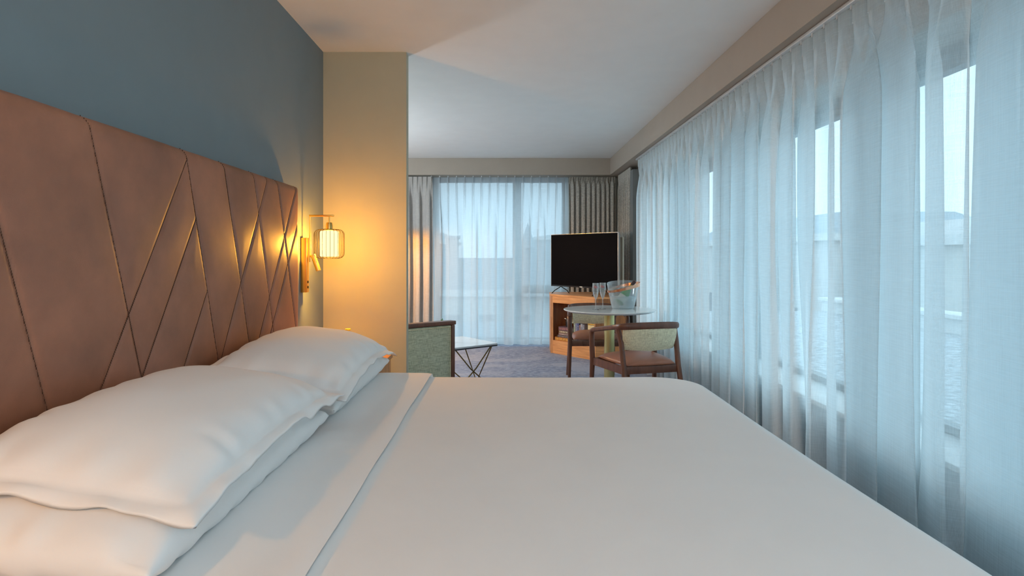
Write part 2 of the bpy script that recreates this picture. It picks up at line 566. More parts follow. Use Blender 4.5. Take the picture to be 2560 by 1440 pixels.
# end window
r = empty('window_5', (-0.06, 8.5, 0.03), label='tall end window with two glass panes behind the sheer', cat='window', kind='structure')
f = MB()
def fb(x0, x1, z0, z1, y0=-0.03, y1=0.05):
    f.box(x0 + 0.06, x1 + 0.06, y0, y1, z0 - 0.03, z1 - 0.03)
fb(-1.0, 0.87, 2.27, 2.32); fb(-1.0, 0.87, 0.03, 0.08)
fb(-1.0, -0.93, 0.08, 2.27); fb(0.81, 0.87, 0.08, 2.27); fb(0.113, 0.235, 0.08, 2.27)
f.build('frame', 'frame', r, smooth=False)
f = MB(); fb(0.235, 0.81, 0.70, 0.82, -0.02, 0.04)
f.build('transom_rail', 'frame', r, smooth=False)
f = MB(); fb(-0.93, 0.113, 0.08, 2.27, 0.01, 0.016); f.build('pane', 'pane', r, smooth=False)
f = MB(); fb(0.235, 0.81, 0.82, 2.27, 0.01, 0.016); fb(0.235, 0.81, 0.08, 0.70, 0.01, 0.016); f.build('pane', 'pane', r, smooth=False)
struct('trim_4', MB().rbox(-0.99, 0.86, 8.38, 8.469, 0.031, 0.055, 0.004), 'sill', 'white threshold of the end window', cat='window sill')

# ------------------------------------------------------------------ curtains
def curtain_sheet(length, z0, z1, sp, seed, A, B, top_a=0.016, cols_per=14, rows=44, merge_pairs=0.6, flare=0.0, ragged=0.004, open_by=0.20):
    """wave folds: pinched at the heading, opening into overlapping S-folds below"""
    n = int(length / sp * cols_per)
    mb = MB()
    def fn(i, j):
        v = j / (rows - 1)
        s = length * i / (n - 1)
        ph = 2 * pi * s / sp
        k = s / sp
        # pinch at the top
        fr = k - math.floor(k)
        pin = exp(-((fr - 0.5) / 0.13) ** 2)
        dt = -top_a * 1.6 * pin + top_a * 0.5
        lt = 0.010 * sin(2 * pi * fr) * exp(-((fr - 0.5) / 0.3) ** 2)
        # open folds below
        warp = 2.0 * nz(s * 2.1, seed) + 1.1 * nz(s * 4.7, seed + 9) + 1.2 * nz(s * 1.3, v * 1.3 + 4, seed)
        p2 = ph * 0.5 * (1 + 0) + warp
        am = A * (0.85 + 0.9 * nz(s * 1.9, seed + 3.3, v * 0.6))
        bm = B * (1.0 + 1.1 * nz(s * 2.6, seed + 7.1, v * 0.7))
        db = am * sin(p2) + 0.35 * A * sin(ph + 1.7 * warp)
        lb = -bm * sin(2 * p2) + 0.3 * B * sin(ph * 1.0 - warp)
        w = sstep(0.015, open_by, v)
        dd = dt * (1 - w) + db * w * (1 + 0.25 * v)
        ll = lt * (1 - w) + lb * w
        ext = flare * v * (s / length - 0.5)
        return (s + ll + ext, dd, z1 - (z1 - z0) * v + (ragged * nz(s * 3, 5) if v == 1 else 0))
    mb.grid(n, rows, fn)
    return mb

def make_curtain(name, label, cat, origin, angle, length, z0, z1, sp, seed, A, B, material, group=None, head=True, **k):
    r = empty(name, origin, angle, label=label, cat=cat, group=group)
    mb = curtain_sheet(length, z0 - origin[2], z1 - origin[2], sp, seed, A, B, **k)
    mb.build('cloth', material, r, angle=None, recalc=False)
    if head:
        h = MB()
        ta = k.get('top_a', 0.016)
        n = int(length / sp * 14)
        def fn(i, j):
            s = length * i / (n - 1)
            fr = s / sp - math.floor(s / sp)
            pin = exp(-((fr - 0.5) / 0.13) ** 2)
            return (s + 0.010 * sin(2 * pi * fr) * exp(-((fr - 0.5) / 0.3) ** 2), -ta * 1.6 * pin + ta * 0.5 + 0.003, (z1 - origin[2]) - 0.07 * j / 3)
        h.grid(n, 4, fn)
        h.build('heading_tape', material, r, angle=None, recalc=False)
        hk = MB()
        for q in range(int(length / sp)):
            s = (q + 0.5) * sp
            hk.box(s - 0.006, s + 0.006, -0.002, 0.006, z1 - origin[2] - 0.005, z1 - origin[2] + 0.02)
        tag(hk.build('hooks', 'track', r, smooth=False), kind='stuff')
    return r
# side sheer: runs along y at x = 1.475
side = make_curtain('sheer_curtain', 'long translucent white sheer curtain covering the side window', 'curtain',
             (1.485, -1.7, 0.02), pi / 2, 8.35, 0.02, 2.29, 0.108, 2.0, 0.045, 0.098, 'sheer', group='sheer curtains', top_a=0.018)
MB().rbox(-0.1, 8.45, -0.012, 0.014, 2.285, 2.304, 0.003).build('track', 'track', side)
end = make_curtain('sheer_curtain', 'translucent white sheer curtain across the tall end window', 'curtain',
             (-1.06, 8.19, 0.02), 0, 1.93, 0.02, 2.305, 0.114, 5.0, 0.026, 0.017, 'sheer_far', group='sheer curtains', top_a=0.014, open_by=0.5)
make_curtain('drape', 'light grey pleated drape left of the end window, lit warm below', 'curtain',
             (-2.2, 8.16, 0.015), 0, 1.22, 0.015, 2.31, 0.065, 11.0, 0.026, 0.010, 'drape_light', head=False, top_a=0.014, open_by=0.15)
make_curtain('drape', 'taupe textured drape on the far wall behind the television', 'curtain',
             (0.875, 8.20, 0.015), 0, 0.64, 0.015, 2.31, 0.034, 17.0, 0.024, 0.010, 'drape', head=False, top_a=0.012, open_by=0.05)
make_curtain('drape', 'taupe textured drape turning the corner onto the window side', 'curtain',
             (1.53, 7.27, 0.015), pi / 2, 0.80, 0.015, 2.31, 0.05, 23.0, 0.026, 0.010, 'drape', head=False, top_a=0.014, open_by=0.08)

# ------------------------------------------------------------------ headboard
def seam_dist(y, z, segs):
    best = 9
    for (ay, az, by, bz) in segs:
        dy, dz = by - ay, bz - az
        t = max(0, min(1, ((y - ay) * dy + (z - az) * dz) / (dy * dy + dz * dz)))
        d = math.hypot(y - ay - t * dy, z - az - t * dz)
        if d < best: best = d
    return best
SEAMS = [
    (1.205, 1.62, 1.57, 0.45), (1.575, 1.62, 1.95, 0.45), (2.06, 1.62, 2.42, 0.45),
    (2.074, 1.56, 1.37, 0.45), (2.141, 1.366, 1.56, 0.45), (2.217, 1.097, 1.80, 0.45),
    (2.34, 1.62, 2.71, 0.45), (2.80, 1.62, 2.10, 0.45), (2.615, 1.62, 2.99, 0.45),
    (3.18, 1.62, 2.42, 0.45), (2.89, 1.62, 3.208, 0.70), (3.25, 1.50, 2.60, 0.55),
    (0.86, 1.62, 1.22, 0.45), (1.32, 1.62, 0.60, 0.45), (0.52, 1.62, 0.85, 0.45),
]
HB0, HB1, HBZ = 0.35, 3.208, 1.604
hb = empty('headboard', (XW, (HB0 + HB1) / 2, 0), label='wide brown leather headboard with slanted stitched seams fixed to the wall', cat='headboard')
cy = (HB0 + HB1) / 2
m = MB()
ny, nzz = 420, 150
zb = 0.30
RD = 0.038
def hbf(i, j):
    # face grid wraps round the edges
    y = HB0 + (HB1 - HB0) * i / (ny - 1)
    z = zb + (HBZ - zb) * j / (nzz - 1)
    d = seam_dist(y, z, SEAMS)
    de = min(HBZ - z, y - HB0, HB1 - y)
    x = 0.080 - 0.005 * exp(-(d / 0.006) ** 2) + 0.0025 * (1 - exp(-(d / 0.05) ** 2)) - 0.002
    x += 0.002 * nz(y * 3, z * 3)
    if de < RD:
        x -= RD - sqrt(max(0, RD * RD - (RD - de) ** 2))
    # rounded top corner
    return (x, y - cy, z)
m.grid(ny, nzz, hbf)
m.build('leather_face', 'leather', hb, angle=None)
MB().box(0.001, 0.045, HB0 - cy + 0.003, HB1 - cy - 0.003, zb, HBZ - 0.003).build('backing', 'leather', hb)
st = MB()
for (ay, az, by, bz) in SEAMS:
    L = math.hypot(by - ay, bz - az)
    n = int(L / 0.0065)
    dy, dz = (by - ay) / L, (bz - az) / L
    for q in range(n):
        a = q * 0.0065; b = a + 0.0056
        y, z = ay + dy * (a + b) / 2, az + dz * (a + b) / 2
        if z > HBZ - 0.004 or y > HB1 - 0.004 or z < 0.6: continue
        de_ = min(HBZ - z, HB1 - y)
        rd_ = RD - sqrt(max(0, RD * RD - (RD - de_) ** 2)) if de_ < RD else 0
        st.box(0.0735 - rd_, 0.0757 - rd_, y - cy - 0.0006, y - cy + 0.0006, z - 0.0028, z + 0.0028)
tag(st.build('stitching', 'thread', hb, smooth=False), 'dark brown stitching along the seams', kind='stuff')

# ------------------------------------------------------------------ bed
BX0, BX1, BY0, BY1, BZ = -1.085, 0.955, 0.86, 3.03, 0.632
bed = empty('bed', ((BX0 + BX1) / 2, (BY0 + BY1) / 2, 0), label='large double bed with its head against the leather headboard', cat='bed')
bw, bl = (BX1 - BX0) / 2, (BY1 - BY0) / 2
MB().rbox(-bw + 0.01, bw - 0.05, -bl + 0.03, bl - 0.03, 0.34, 0.575, 0.05, 4).build('mattress', 'linen', bed)
MB().rbox(-bw + 0.005, -bw + 0.46, -bl + 0.004, bl - 0.004, 0.30, 0.636, 0.05, 5).build('fitted_sheet', 'linen2', bed)
MB().rbox(-bw + 0.01, bw - 0.06, -bl + 0.06, bl - 0.06, 0.06, 0.335, 0.02, 3).build('base', 'drape', bed)
for sx in (-1, 1):
    for sy in (-1, 1):
        MB().box(sx * 0.85 - 0.03, sx * 0.85 + 0.03, sy * 0.9 - 0.03, sy * 0.9 + 0.03, 0, 0.06).build('leg', 'darkwood', bed)

def duvet_outline(n):
    """plan outline of the duvet; foot corners large-radius"""
    x0, x1, y0, y1 = BX0 + 0.42, BX1, BY0, BY1
    pts = []
    def arc(cx, cy, r, a0, a1, k=16):
        for q in range(k + 1):
            a = a0 + (a1 - a0) * q / k
            pts.append((cx + r * cos(a), cy + r * sin(a)))
    arc(x0 + 0.02, y0 + 0.02, 0.02, pi, 1.5 * pi, 3)
    arc(x1 - 0.22, y0 + 0.22, 0.22, 1.5 * pi, 2 * pi)
    arc(x1 - 0.22, y1 - 0.22, 0.22, 0, pi / 2)
    arc(x0 + 0.02, y1 - 0.02, 0.02, pi / 2, pi, 3)
    # resample
    pts.append(pts[0])
    seg = [math.hypot(pts[i + 1][0] - pts[i][0], pts[i + 1][1] - pts[i][1]) for i in range(len(pts) - 1)]
    T = sum(seg); out = []; i = 0; acc = 0
    for q in range(n):
        d = T * q / n
        while acc + seg[i] < d: acc += seg[i]; i += 1
        t = (d - acc) / seg[i]
        out.append((pts[i][0] + (pts[i + 1][0] - pts[i][0]) * t, pts[i][1] + (pts[i + 1][1] - pts[i][1]) * t))
    return out
def top_z(x, y):
    # gentle crown of the made bed
    u = (x - 0.2) / 1.1; v = (y - 1.95) / 1.1
    z = BZ + 0.006 * (1 - u * u) * (1 - v * v)
    z += 0.0025 * nz(x * 2.1, y * 2.1) 
    return z
N = 360
out = duvet_outline(N)
ccx, ccy = 0.1, 1.945
dv = MB()
rings = []
er = 0.085
sc = [0.0] + [q / 24 for q in range(1, 22)]
rl = []
for s in sc:
    rl.append(('s', s))
for d in [0.085, 0.075, 0.062, 0.05, 0.038, 0.027, 0.017, 0.009, 0.003, 0.0]:
    rl.append(('d', d))
for h in [0.03, 0.07, 0.12, 0.17, 0.22, 0.27]:
    rl.append(('h', h))
rows = []
for kind, val in rl:
    row = []
    for i, (px, py) in enumerate(out):
        L = math.hypot(px - ccx, py - ccy)
        if kind == 's':
            s = min(val, 1 - er / L)
            x, y = ccx + (px - ccx) * s, ccy + (py - ccy) * s
            z = top_z(x, y)
        elif kind == 'd':
            s = 1 - val / L
            x, y = ccx + (px - ccx) * s, ccy + (py - ccy) * s
            z = top_z(x, y) - er + sqrt(er * er - (er - val) ** 2)
        else:
            w = 0.018 * nz(i * 0.06, val * 2) * (val / 0.27)
            s = 1 + (w + 0.01 * val) / L
            x, y = ccx + (px - ccx) * s, ccy + (py - ccy) * s
            z = top_z(px, py) - er - val
        row.append((x, y, z))
    rows.append(row)
dv.grid(N, len(rows), lambda i, j: rows[j][i], wrap_u=True)
duvet = dv.build('duvet', 'linen', None, angle=None, merge=True)
tag(duvet, 'smooth white duvet spread over the bed down to its foot', 'duvet')

# turned-down sheet: a thick folded band across the bed under the pillows
tx0, tx1 = -0.70, -0.352
def band(i, j, nx=30, nyy=160, upper=True):
    b = j / (nyy - 1)
    # arc coordinate over the far/near edges
    L = (BY1 - BY0) + 2 * 0.24
    t = -0.24 + L * b
    if t < 0: y, dz = BY0 - 0.012, t
    elif t > BY1 - BY0: y, dz = BY1 + 0.012, -(t - (BY1 - BY0))
    else: y, dz = BY0 + t, 0
    de = min(y - BY0, BY1 - y)
    if dz == 0 and de < er:
        dz = -er + sqrt(max(0, er * er - (er - max(de, 0)) ** 2))
    elif dz < 0:
        dz -= er * 0.9
    a = i / (nx - 1)
    # closed section: top a 0..0.5, underside back
    if a <= 0.6:
        q = a / 0.6
        x = tx0 + (tx1 - tx0) * q
        hgt = 0.019 + 0.004 * sin(q * pi) + 0.003 * nz(x * 9, y * 3.1)
        e = (1 - q) * (tx1 - tx0)
        if e < 0.012: hgt = 0.019 * sqrt(max(0.02, 1 - ((0.012 - e) / 0.012) ** 2))
    else:
        q = (a - 0.6) / 0.4
        x = tx1 + (tx0 - tx1) * q
        hgt = 0.002
    x += 0.006 * nz(y * 2.4, 3.0) * (1 if a > 0.1 else 0.3)
    return (x, y + (0.0 if abs(dz) < er else 0.012 * nz(x * 6, b * 9)), top_z(x, min(max(y, BY0), BY1)) + dz + hgt)
tb = MB(); tb.grid(30, 160, band)
tds = tb.build('turned_down_sheet', 'linen2', duvet, angle=60)

# ------------------------------------------------------------------ pillows
def pillow_mesh(hx, hy, T, seed, flange=0.0, rip=0.008, pw=2.6, sag=0.0, n=56, m_=84):
    mb = MB()
    fx, fy = hx + flange, hy + flange
    def top(side):
        def fn(i, j):
            u = -1 + 2 * i / (n - 1); v = -1 + 2 * j / (m_ - 1)
            # denser sampling near rim
            u = sin(u * pi / 2) * 0.5 + u * 0.5; v = sin(v * pi / 2) * 0.5 + v * 0.5
            x, y = u * fx, v * fy
            # soft corners
            cu, cv = abs(u) ** 6, abs(v) ** 6
            pull = 1 - 0.018 * (abs(v) ** 2) * (1 - abs(u)) 
            x *= 1 - 0.05 * (1 - abs(v) ** 2) * abs(u) ** 4
            y *= 1 - 0.035 * (1 - abs(u) ** 2) * abs(v) ** 4
            a = min(1, abs(u) * fx / hx); b = min(1, abs(v) * fy / hy)
            h = T / 2 * ((1 - a ** pw) ** 0.55) * ((1 - b ** (pw + 0.8)) ** 0.55) if a < 1 and b < 1 else 0
            wr = 0.006 * nz(x * 7 + seed, y * 7, side) * (h / T * 2)
            # puckers radiating from corners and rim
            rim = max(a, b)
            wr += 0.0035 * sin(y * 55 + 3 * nz(y * 8, seed)) * sstep(0.6, 0.97, a) * (1 - sstep(0.97, 1.0, rim)) 
            wr += 0.0035 * sin(x * 55 + 3 * nz(x * 8, seed + 4)) * sstep(0.7, 0.97, b) * (1 - sstep(0.97, 1.0, rim))
            z = side * (h + wr + 0.0015)
            # rippled flange
            if flange:
                out_ = max(0, (abs(u) * fx - hx) / flange, (abs(v) * fy - hy) / flange)
                z += rip * min(1, out_) * (nz(x * 9 + seed, y * 9) * 1.3 + 0.6 * nz(x * 17, y * 17 + seed)) - 0.012 * min(1, out_) ** 2
            z -= sag * (abs(v) ** 2.2) * 0.5
            if abs(u) > 0.9999 or abs(v) > 0.9999:
                z -= side * 0.0015
            return (x, y, z)
        return fn
    mb.grid(n, m_, top(1)); mb.grid(n, m_, top(-1))
    return mb

def pillow(label, loc, rot, hx, hy, T, seed, **k):
    o = pillow_mesh(hx, hy, T, seed, **k).build('pillow', 'linen2', None, angle=None, merge=True)
    o.location = loc; o.rotation_euler = rot
    tag(o, label, 'pillow', 'white pillows stacked in two pairs')
    return o
# lower pair, lying on the bed
pillow('near lower white pillow lying flat on the bed', (-0.828, 1.475, 0.722), (0, radians(4), 0), 0.250, 0.50, 0.165, 1.0, pw=3.6)
pillow('far lower white pillow lying flat on the bed', (-0.828, 2.525, 0.722), (0, radians(4), 0), 0.250, 0.49, 0.165, 2.0, pw=3.6)
# upper pair
pillow('near upper white pillow with rippled flange, resting on the near pair', (-0.800, 1.53, 0.834), (0, radians(8), 0), 0.232, 0.450, 0.145, 3.0, flange=0.040, rip=0.013, sag=0.060, pw=2.5)
pillow('far upper white pillow nearest the wall lamp', (-0.800, 2.53, 0.832), (0, radians(8), 0), 0.232, 0.450, 0.155, 4.4, flange=0.040, rip=0.010, sag=0.10, pw=2.5)

# ------------------------------------------------------------------ wall lamp
def make_sconce():
    r = empty('wall_lamp', (XW, 3.47, 1.335), label='brass wall lamp with wire cage shade beside the partition', cat='wall lamp')
    MB().rbox(0.0, 0.036, -0.020, 0.020, -0.315, 0.0, 0.002).build('back_plate', 'brass', r)
    MB().tube([(0.046, 0.010, -0.14), (0.046, 0.010, 0.128)], 0.0055, 8).build('upright', 'brass', r)
    MB().rbox(0.0405, 0.184, 0.0045, 0.0155, 0.123, 0.134, 0.002).build('arm', 'brass', r)
    MB().lathe([(0.004, 0.0), (0.004, 0.035)], 12, (0.157, 0.01, 0.088)).build('hanger', 'brass', r)
    s = MB().lathe([(0.0, 0.046), (0.016, 0.044), (0.019, 0.03), (0.021, 0.0), (0.0, 0.0)], 20, (0.157, 0.01, 0.045)).build('socket', 'brass', r)
    cg = empty('lamp_shade', (0.157, 0.01, -0.035)); cg.parent = r
    R, hh = 0.085, 0.083
    def prof(k):
        # rounded-square side profile of one wire
        t = k / 24
        pts = []
        c = 0.03
        if t < 0.25:
            a = t / 0.25 * pi / 2
            return (R - c + c * sin(a) , hh - c + c * cos(a))
        if t > 0.75:
            a = (t - 0.75) / 0.25 * pi / 2
            return (R - c + c * cos(a), -(hh - c) - c * sin(a))
        return (R, (hh - c) * (1 - (t - 0.25) * 4))
    wires = MB()
    for q in range(24):
        a = 2 * pi * (q + 0.3) / 24
        pts = [(0.040 * cos(a), 0.040 * sin(a), hh)] + [(prof(k)[0] * cos(a), prof(k)[0] * sin(a), prof(k)[1]) for k in range(25)]
        wires.tube(pts, 0.0011, 5)
    for zz, rr in ((hh, 0.055), (-hh, 0.055), (hh, 0.040)):
        wires.tube([(rr * cos(2 * pi * k / 32), rr * sin(2 * pi * k / 32), zz) for k in range(32)], 0.0016, 5, closed=True)
    wires.build('wire_cage', 'wire', cg)
    dm = MB().lathe([(0.046, -0.074), (0.052, -0.070), (0.052, 0.070), (0.046, 0.075), (0.02, 0.078)], 32, cap=False)
    dm.build('glass_diffuser', M['diffuser'], cg)
    # reading arm
    ra = MB()
    ra.tube([(0.046, 0.0, -0.105), (0.068, -0.004, -0.105)], 0.005, 8)
    rr_ = ra.build('reading_light', 'brass', r)
    ax = Vector((0.34, -0.05, -0.94)).normalized()
    p0 = Vector((0.068, -0.006, -0.098))
    hd = MB().tube([p0, p0 + ax * 0.098], 0.0145, 16)
    hd.build('reading_head', 'brass', rr_)
    sw = MB()
    for zz in (-0.255, -0.285):
        sw.tube([(0.034, 0.0, zz), (0.039, 0.0, zz)], 0.0075, 14)
    tag(sw.build('switches', 'wire', r), 'two round dark switch buttons')
    l = bpy.data.lights.new('bulb', 'POINT')
    l.energy = LAMP_W; l.color = (1.0, 0.46, 0.055); l.shadow_soft_size = 0.022
    lo = bpy.data.objects.new('bulb', l); lo.parent = cg; lo.location = (0, 0, -0.005)
    COL.objects.link(lo)
    return r
LAMP_W = 29
# thin opal glass: glows softly, lets most of the bulb's light through
m_, nt_, p_ = mat('opal_glass')
nt_.nodes.remove(p_)
a_ = nt_.nodes.new('ShaderNodeBsdfTransparent'); a_.inputs['Color'].default_value = (1, 0.93, 0.8, 1)
b_ = nt_.nodes.new('ShaderNodeEmission'); b_.inputs['Color'].default_value = (1.0, 0.76, 0.36, 1); b_.inputs['Strength'].default_value = 1.5
c_ = nt_.nodes.new('ShaderNodeMixShader'); c_.inputs['Fac'].default_value = 0.6
nt_.links.new(a_.outputs[0], c_.inputs[1]); nt_.links.new(b_.outputs[0], c_.inputs[2])
nt_.links.new(c_.outputs[0], nt_.nodes['Material Output'].inputs['Surface'])
M['diffuser'] = m_
m_, nt_, p_ = mat('fill_globe_glass')
nt_.nodes.remove(p_)
a_ = nt_.nodes.new('ShaderNodeBsdfTransparent')
b_ = nt_.nodes.new('ShaderNodeBsdfTranslucent'); b_.inputs['Color'].default_value = (0.9, 0.9, 0.9, 1)
c_ = nt_.nodes.new('ShaderNodeMixShader'); c_.inputs['Fac'].default_value = 0.4
nt_.links.new(a_.outputs[0], c_.inputs[1]); nt_.links.new(b_.outputs[0], c_.inputs[2])
nt_.links.new(c_.outputs[0], nt_.nodes['Material Output'].inputs['Surface'])
M['globe'] = m_
sc0 = make_sconce()
sc1 = copy_tree(sc0)
for o_ in bpy.data.objects:
    if o_.type == 'LIGHT' and o_.data.name == 'bulb' and o_.parent and o_.parent.parent is sc1:
        o_.data = o_.data.copy(); o_.data.energy = 34
sc1.location = (XW, 0.10, 1.335)
sc1['label'] = 'brass wall lamp on the near side of the headboard, outside the picture'

# nightstand between bed and partition, with a small yellow flower
ns_ = empty('nightstand', (-0.93, 3.48, 0), label='brown wooden nightstand behind the far pillows', cat='nightstand')
MB().rbox(-0.243, 0.235, -0.24, 0.24, 0.60, 0.625, 0.003).build('top', 'walnut', ns_)
MB().rbox(-0.243, 0.225, -0.23, 0.23, 0.10, 0.598, 0.004).build('body', 'walnut', ns_)
fd = MB().rbox(-0.20, 0.20, -0.244, -0.231, 0.36, 0.58, 0.003).build('drawer', 'walnut_h', ns_)
MB().tube([(-0.05, -0.255, 0.47), (0.05, -0.255, 0.47)], 0.004, 8).build('handle', 'brass', fd)
for sx in (-0.2, 0.19):
    for sy in (-0.19, 0.19):
        MB().box(sx - 0.015, sx + 0.015, sy - 0.015, sy + 0.015, 0, 0.10).build('leg', 'darkwood', ns_)
fl = empty('flower_vase', (-0.915, 3.5, 0.625), label='small vase with a yellow flower just above the far pillow', cat='vase')
MB().lathe([(0.0, 0), (0.025, 0), (0.03, 0.04), (0.015, 0.09), (0.018, 0.10)], 20).build('vase', 'pot', fl)
fw = MB()
for q in range(9):
    a = 2 * pi * q / 9
    fw.tube([(0, 0, 0.168), (0.012 * cos(a), 0.012 * sin(a), 0.176), (0.016 * cos(a), 0.016 * sin(a), 0.180)], [0.003, 0.005, 0.002], 6)
fw.build('petals', 'yellow', fl)
MB().tube([(0, 0, 0.05), (0, 0, 0.169)], 0.002, 6).build('stem', 'leaf', fl)

# ------------------------------------------------------------------ dining chairs
def make_chair():
    r = empty('dining_chair')
    # local: +y = front. rail is a horseshoe from front legs round the back
    def rail_pt(t):
        # t 0..1 left-front -> back -> right-front
        path = []
        return None
    pts = []
    FW, RW, FY, RY = 0.275, 0.235, 0.205, -0.205
    ZF, ZR = 0.655, 0.725
    K = 10
    for q in range(K + 1):
        t = q / K
        pts.append((-FW + (FW - RW) * t, FY + (RY + 0.06 - FY) * t, ZF + (ZR - 0.01 - ZF) * t))
    for q in range(1, 16):
        a = pi + (pi) * q / 16
        pts.append((RW * (cos(a)) * (1 + 0.0), RY + 0.06 + 0.085 * sin(a) * (abs(sin(a)) ** -0.35 if abs(sin(a)) > 1e-3 else 1), ZR - 0.01 + 0.012 * abs(sin(a))))
    for q in range(K, -1, -1):
        t = q / K
        pts.append((FW - (FW - RW) * t, FY + (RY + 0.06 - FY) * t, ZF + (ZR - 0.01 - ZF) * t))
    n = len(pts)
    P = [Vector(p) for p in pts]
    def sec(i):
        t = (P[min(i + 1, n - 1)] - P[max(i - 1, 0)]); t.z = 0; t.normalize()
        nn = Vector((-t.y, t.x, 0))
        back = sstep(0.15, 0.42, min(i, n - 1 - i) / n)
        h = 0.0175 + 0.008 * back; w = 0.0165 - 0.002 * back
        out = []
        for k in range(12):
            a = 2 * pi * k / 12
            ca, sa = cos(a), sin(a)
            sq = 1 / max(abs(ca), abs(sa)) ** 0.65
            out.append(nn * (w * ca * sq) + Vector((0, 0, h * sa * sq)))
        return out
    MB().sweep(pts, sec).build('arm_rail', 'darkwood', r)
    # front legs bend into the arms
    for s in (-1, 1):
        path = [(s * FW, FY - 0.004, ZF - 0.001), (s * FW, FY + 0.020, ZF - 0.005), (s * FW, FY + 0.034, ZF - 0.03), (s * (FW), FY + 0.035, ZF - 0.07), (s * (FW - 0.005), FY + 0.03, 0.42), (s * (FW + 0.005), FY + 0.05, 0.0)]
        rr = [0.018, 0.0195, 0.020, 0.020, 0.021, 0.013]
        MB().tube(path, rr, 10).build('leg', 'darkwood', r)
        path = [(s * (RW - 0.004), RY + 0.075, ZR - 0.02), (s * (RW - 0.012), RY + 0.03, 0.60), (s * (RW - 0.016), RY - 0.005, 0.42), (s * (RW - 0.006), RY - 0.055, 0.20), (s * (RW + 0.004), RY - 0.10, 0.0)]
        MB().tube(path, [0.021, 0.019, 0.020, 0.017, 0.013], 10).build('leg', 'darkwood', r)
        path = [(s * (FW - 0.012), FY + 0.02, 0.405), (s * (RW - 0.018), RY + 0.01, 0.405)]
        MB().sweep(path, lambda i: [(-0.011, 0, -0.028), (0.011, 0, -0.028), (0.011, 0, 0.028), (-0.011, 0, 0.028)]).build('seat_rail', 'darkwood', r)
    for yy, ww in ((FY + 0.02, FW - 0.02), (RY - 0.0, RW - 0.02)):
        MB().rbox(-ww, ww, yy - 0.011, yy + 0.011, 0.378, 0.433, 0.003).build('seat_rail', 'darkwood', r)
    # cushion
    def cush(side):
        def fn(i, j):
            u = -1 + 2 * i / 29; v = -1 + 2 * j / 29
            u = (sin(u * pi / 2) + u) / 2; v = (sin(v * pi / 2) + v) / 2
            wd = (FW - 0.03) * (0.5 + 0.5 * (v + 1) / 2 * 0.25 + 0.375) if False else (RW - 0.03 + (FW - RW) * (v + 1) / 2)
            k = sqrt(max(0, 1 - 0.10 * u * u * v * v))
            x = u * wd * k; y = v * 0.225 * k + 0.005
            h = ((1 - abs(u) ** 4) * (1 - abs(v) ** 4)) ** 0.5
            z = 0.438 + (0.048 * h + 0.012 * (1 - u * u) * (1 - v * v) if side > 0 else -0.010 * h)
            return (x, y, z)
        return fn
    MB().grid(30, 30, cush(1)).grid(30, 30, cush(-1)).build('seat', 'seat_leather', r, angle=None, merge=True)
    # woven curved back panel
    def bp(i, j, off):
        a = pi + pi * (0.10 + 0.80 * i / 31)
        v = j / 9
        ax = (RW - 0.012 - 0.012 * v)
        sa = sin(a)
        x = ax * cos(a)
        y = RY + 0.06 + 0.085 * sa * abs(sa) ** -0.35 + 0.024 * v
        nn = Vector((cos(a) * 0.35, sa, 0)).normalized()
        z = ZR - 0.018 - 0.156 * v - 0.012 * v * (1 - abs(cos(a)))
        return (x + nn.x * off, y + nn.y * off, z)
    b = MB()
    n1, n2 = 32, 10
    def shell(i, j):
        # closed loop: outer down then inner up
        if j < n2: return bp(i, j, 0.010 * (1 - (2 * j / (n2 - 1) - 1) ** 4) + 0.004)
        jj = 2 * n2 - 1 - j
        return bp(i, jj, -0.010 * (1 - (2 * jj / (n2 - 1) - 1) ** 4) - 0.004)
    vs = []
    for i in range(n1):
        for j in range(2 * n2):
            vs.append(shell(i, j))
    fs = []
    for i in range(n1 - 1):
        for j in range(2 * n2):
            j2 = (j + 1) % (2 * n2)
            fs.append((i * 2 * n2 + j, i * 2 * n2 + j2, (i + 1) * 2 * n2 + j2, (i + 1) * 2 * n2 + j))
    fs.append(tuple(range(2 * n2 - 1, -1, -1))); fs.append(tuple(range((n1 - 1) * 2 * n2, n1 * 2 * n2)))
    b.add(vs, fs)
    tag(b.build('backrest', 'weave', r, angle=50), 'pale woven fabric back panel')
    return r
ch = make_chair()
tag(ch, 'dark wood dining chair nearest the bed, its woven back towards it', 'chair', 'dining chairs at the round table')
ch.location = (1.012, 4.565, 0); ch.rotation_euler = (0, 0, radians(15))
ch2 = copy_tree(ch)
ch2['label'] = 'dark wood dining chair beyond the round table, in front of the bookshelf'
ch2.location = (0.885, 5.90, 0); ch2.rotation_euler = (0, 0, radians(180))

# ------------------------------------------------------------------ round table
rt = empty('round_table', (0.947, 5.44, 0), label='round pale stone table on a brass column between the two chairs', cat='table')
MB().lathe([(0, 0.722), (0.30, 0.722), (0.385, 0.728), (0.405, 0.737), (0.412, 0.744), (0.409, 0.7495), (0.40, 0.75), (0, 0.75)], 96).build('table_top', 'stone', rt, angle=40)
MB().lathe([(0.0465, 0.012), (0.0465, 0.722)], 40).build('column', 'brass_pale', rt)
MB().lathe([(0, 0), (0.24, 0), (0.24, 0.008), (0.235, 0.012), (0, 0.013)], 64).build('base', 'brass_pale', rt)

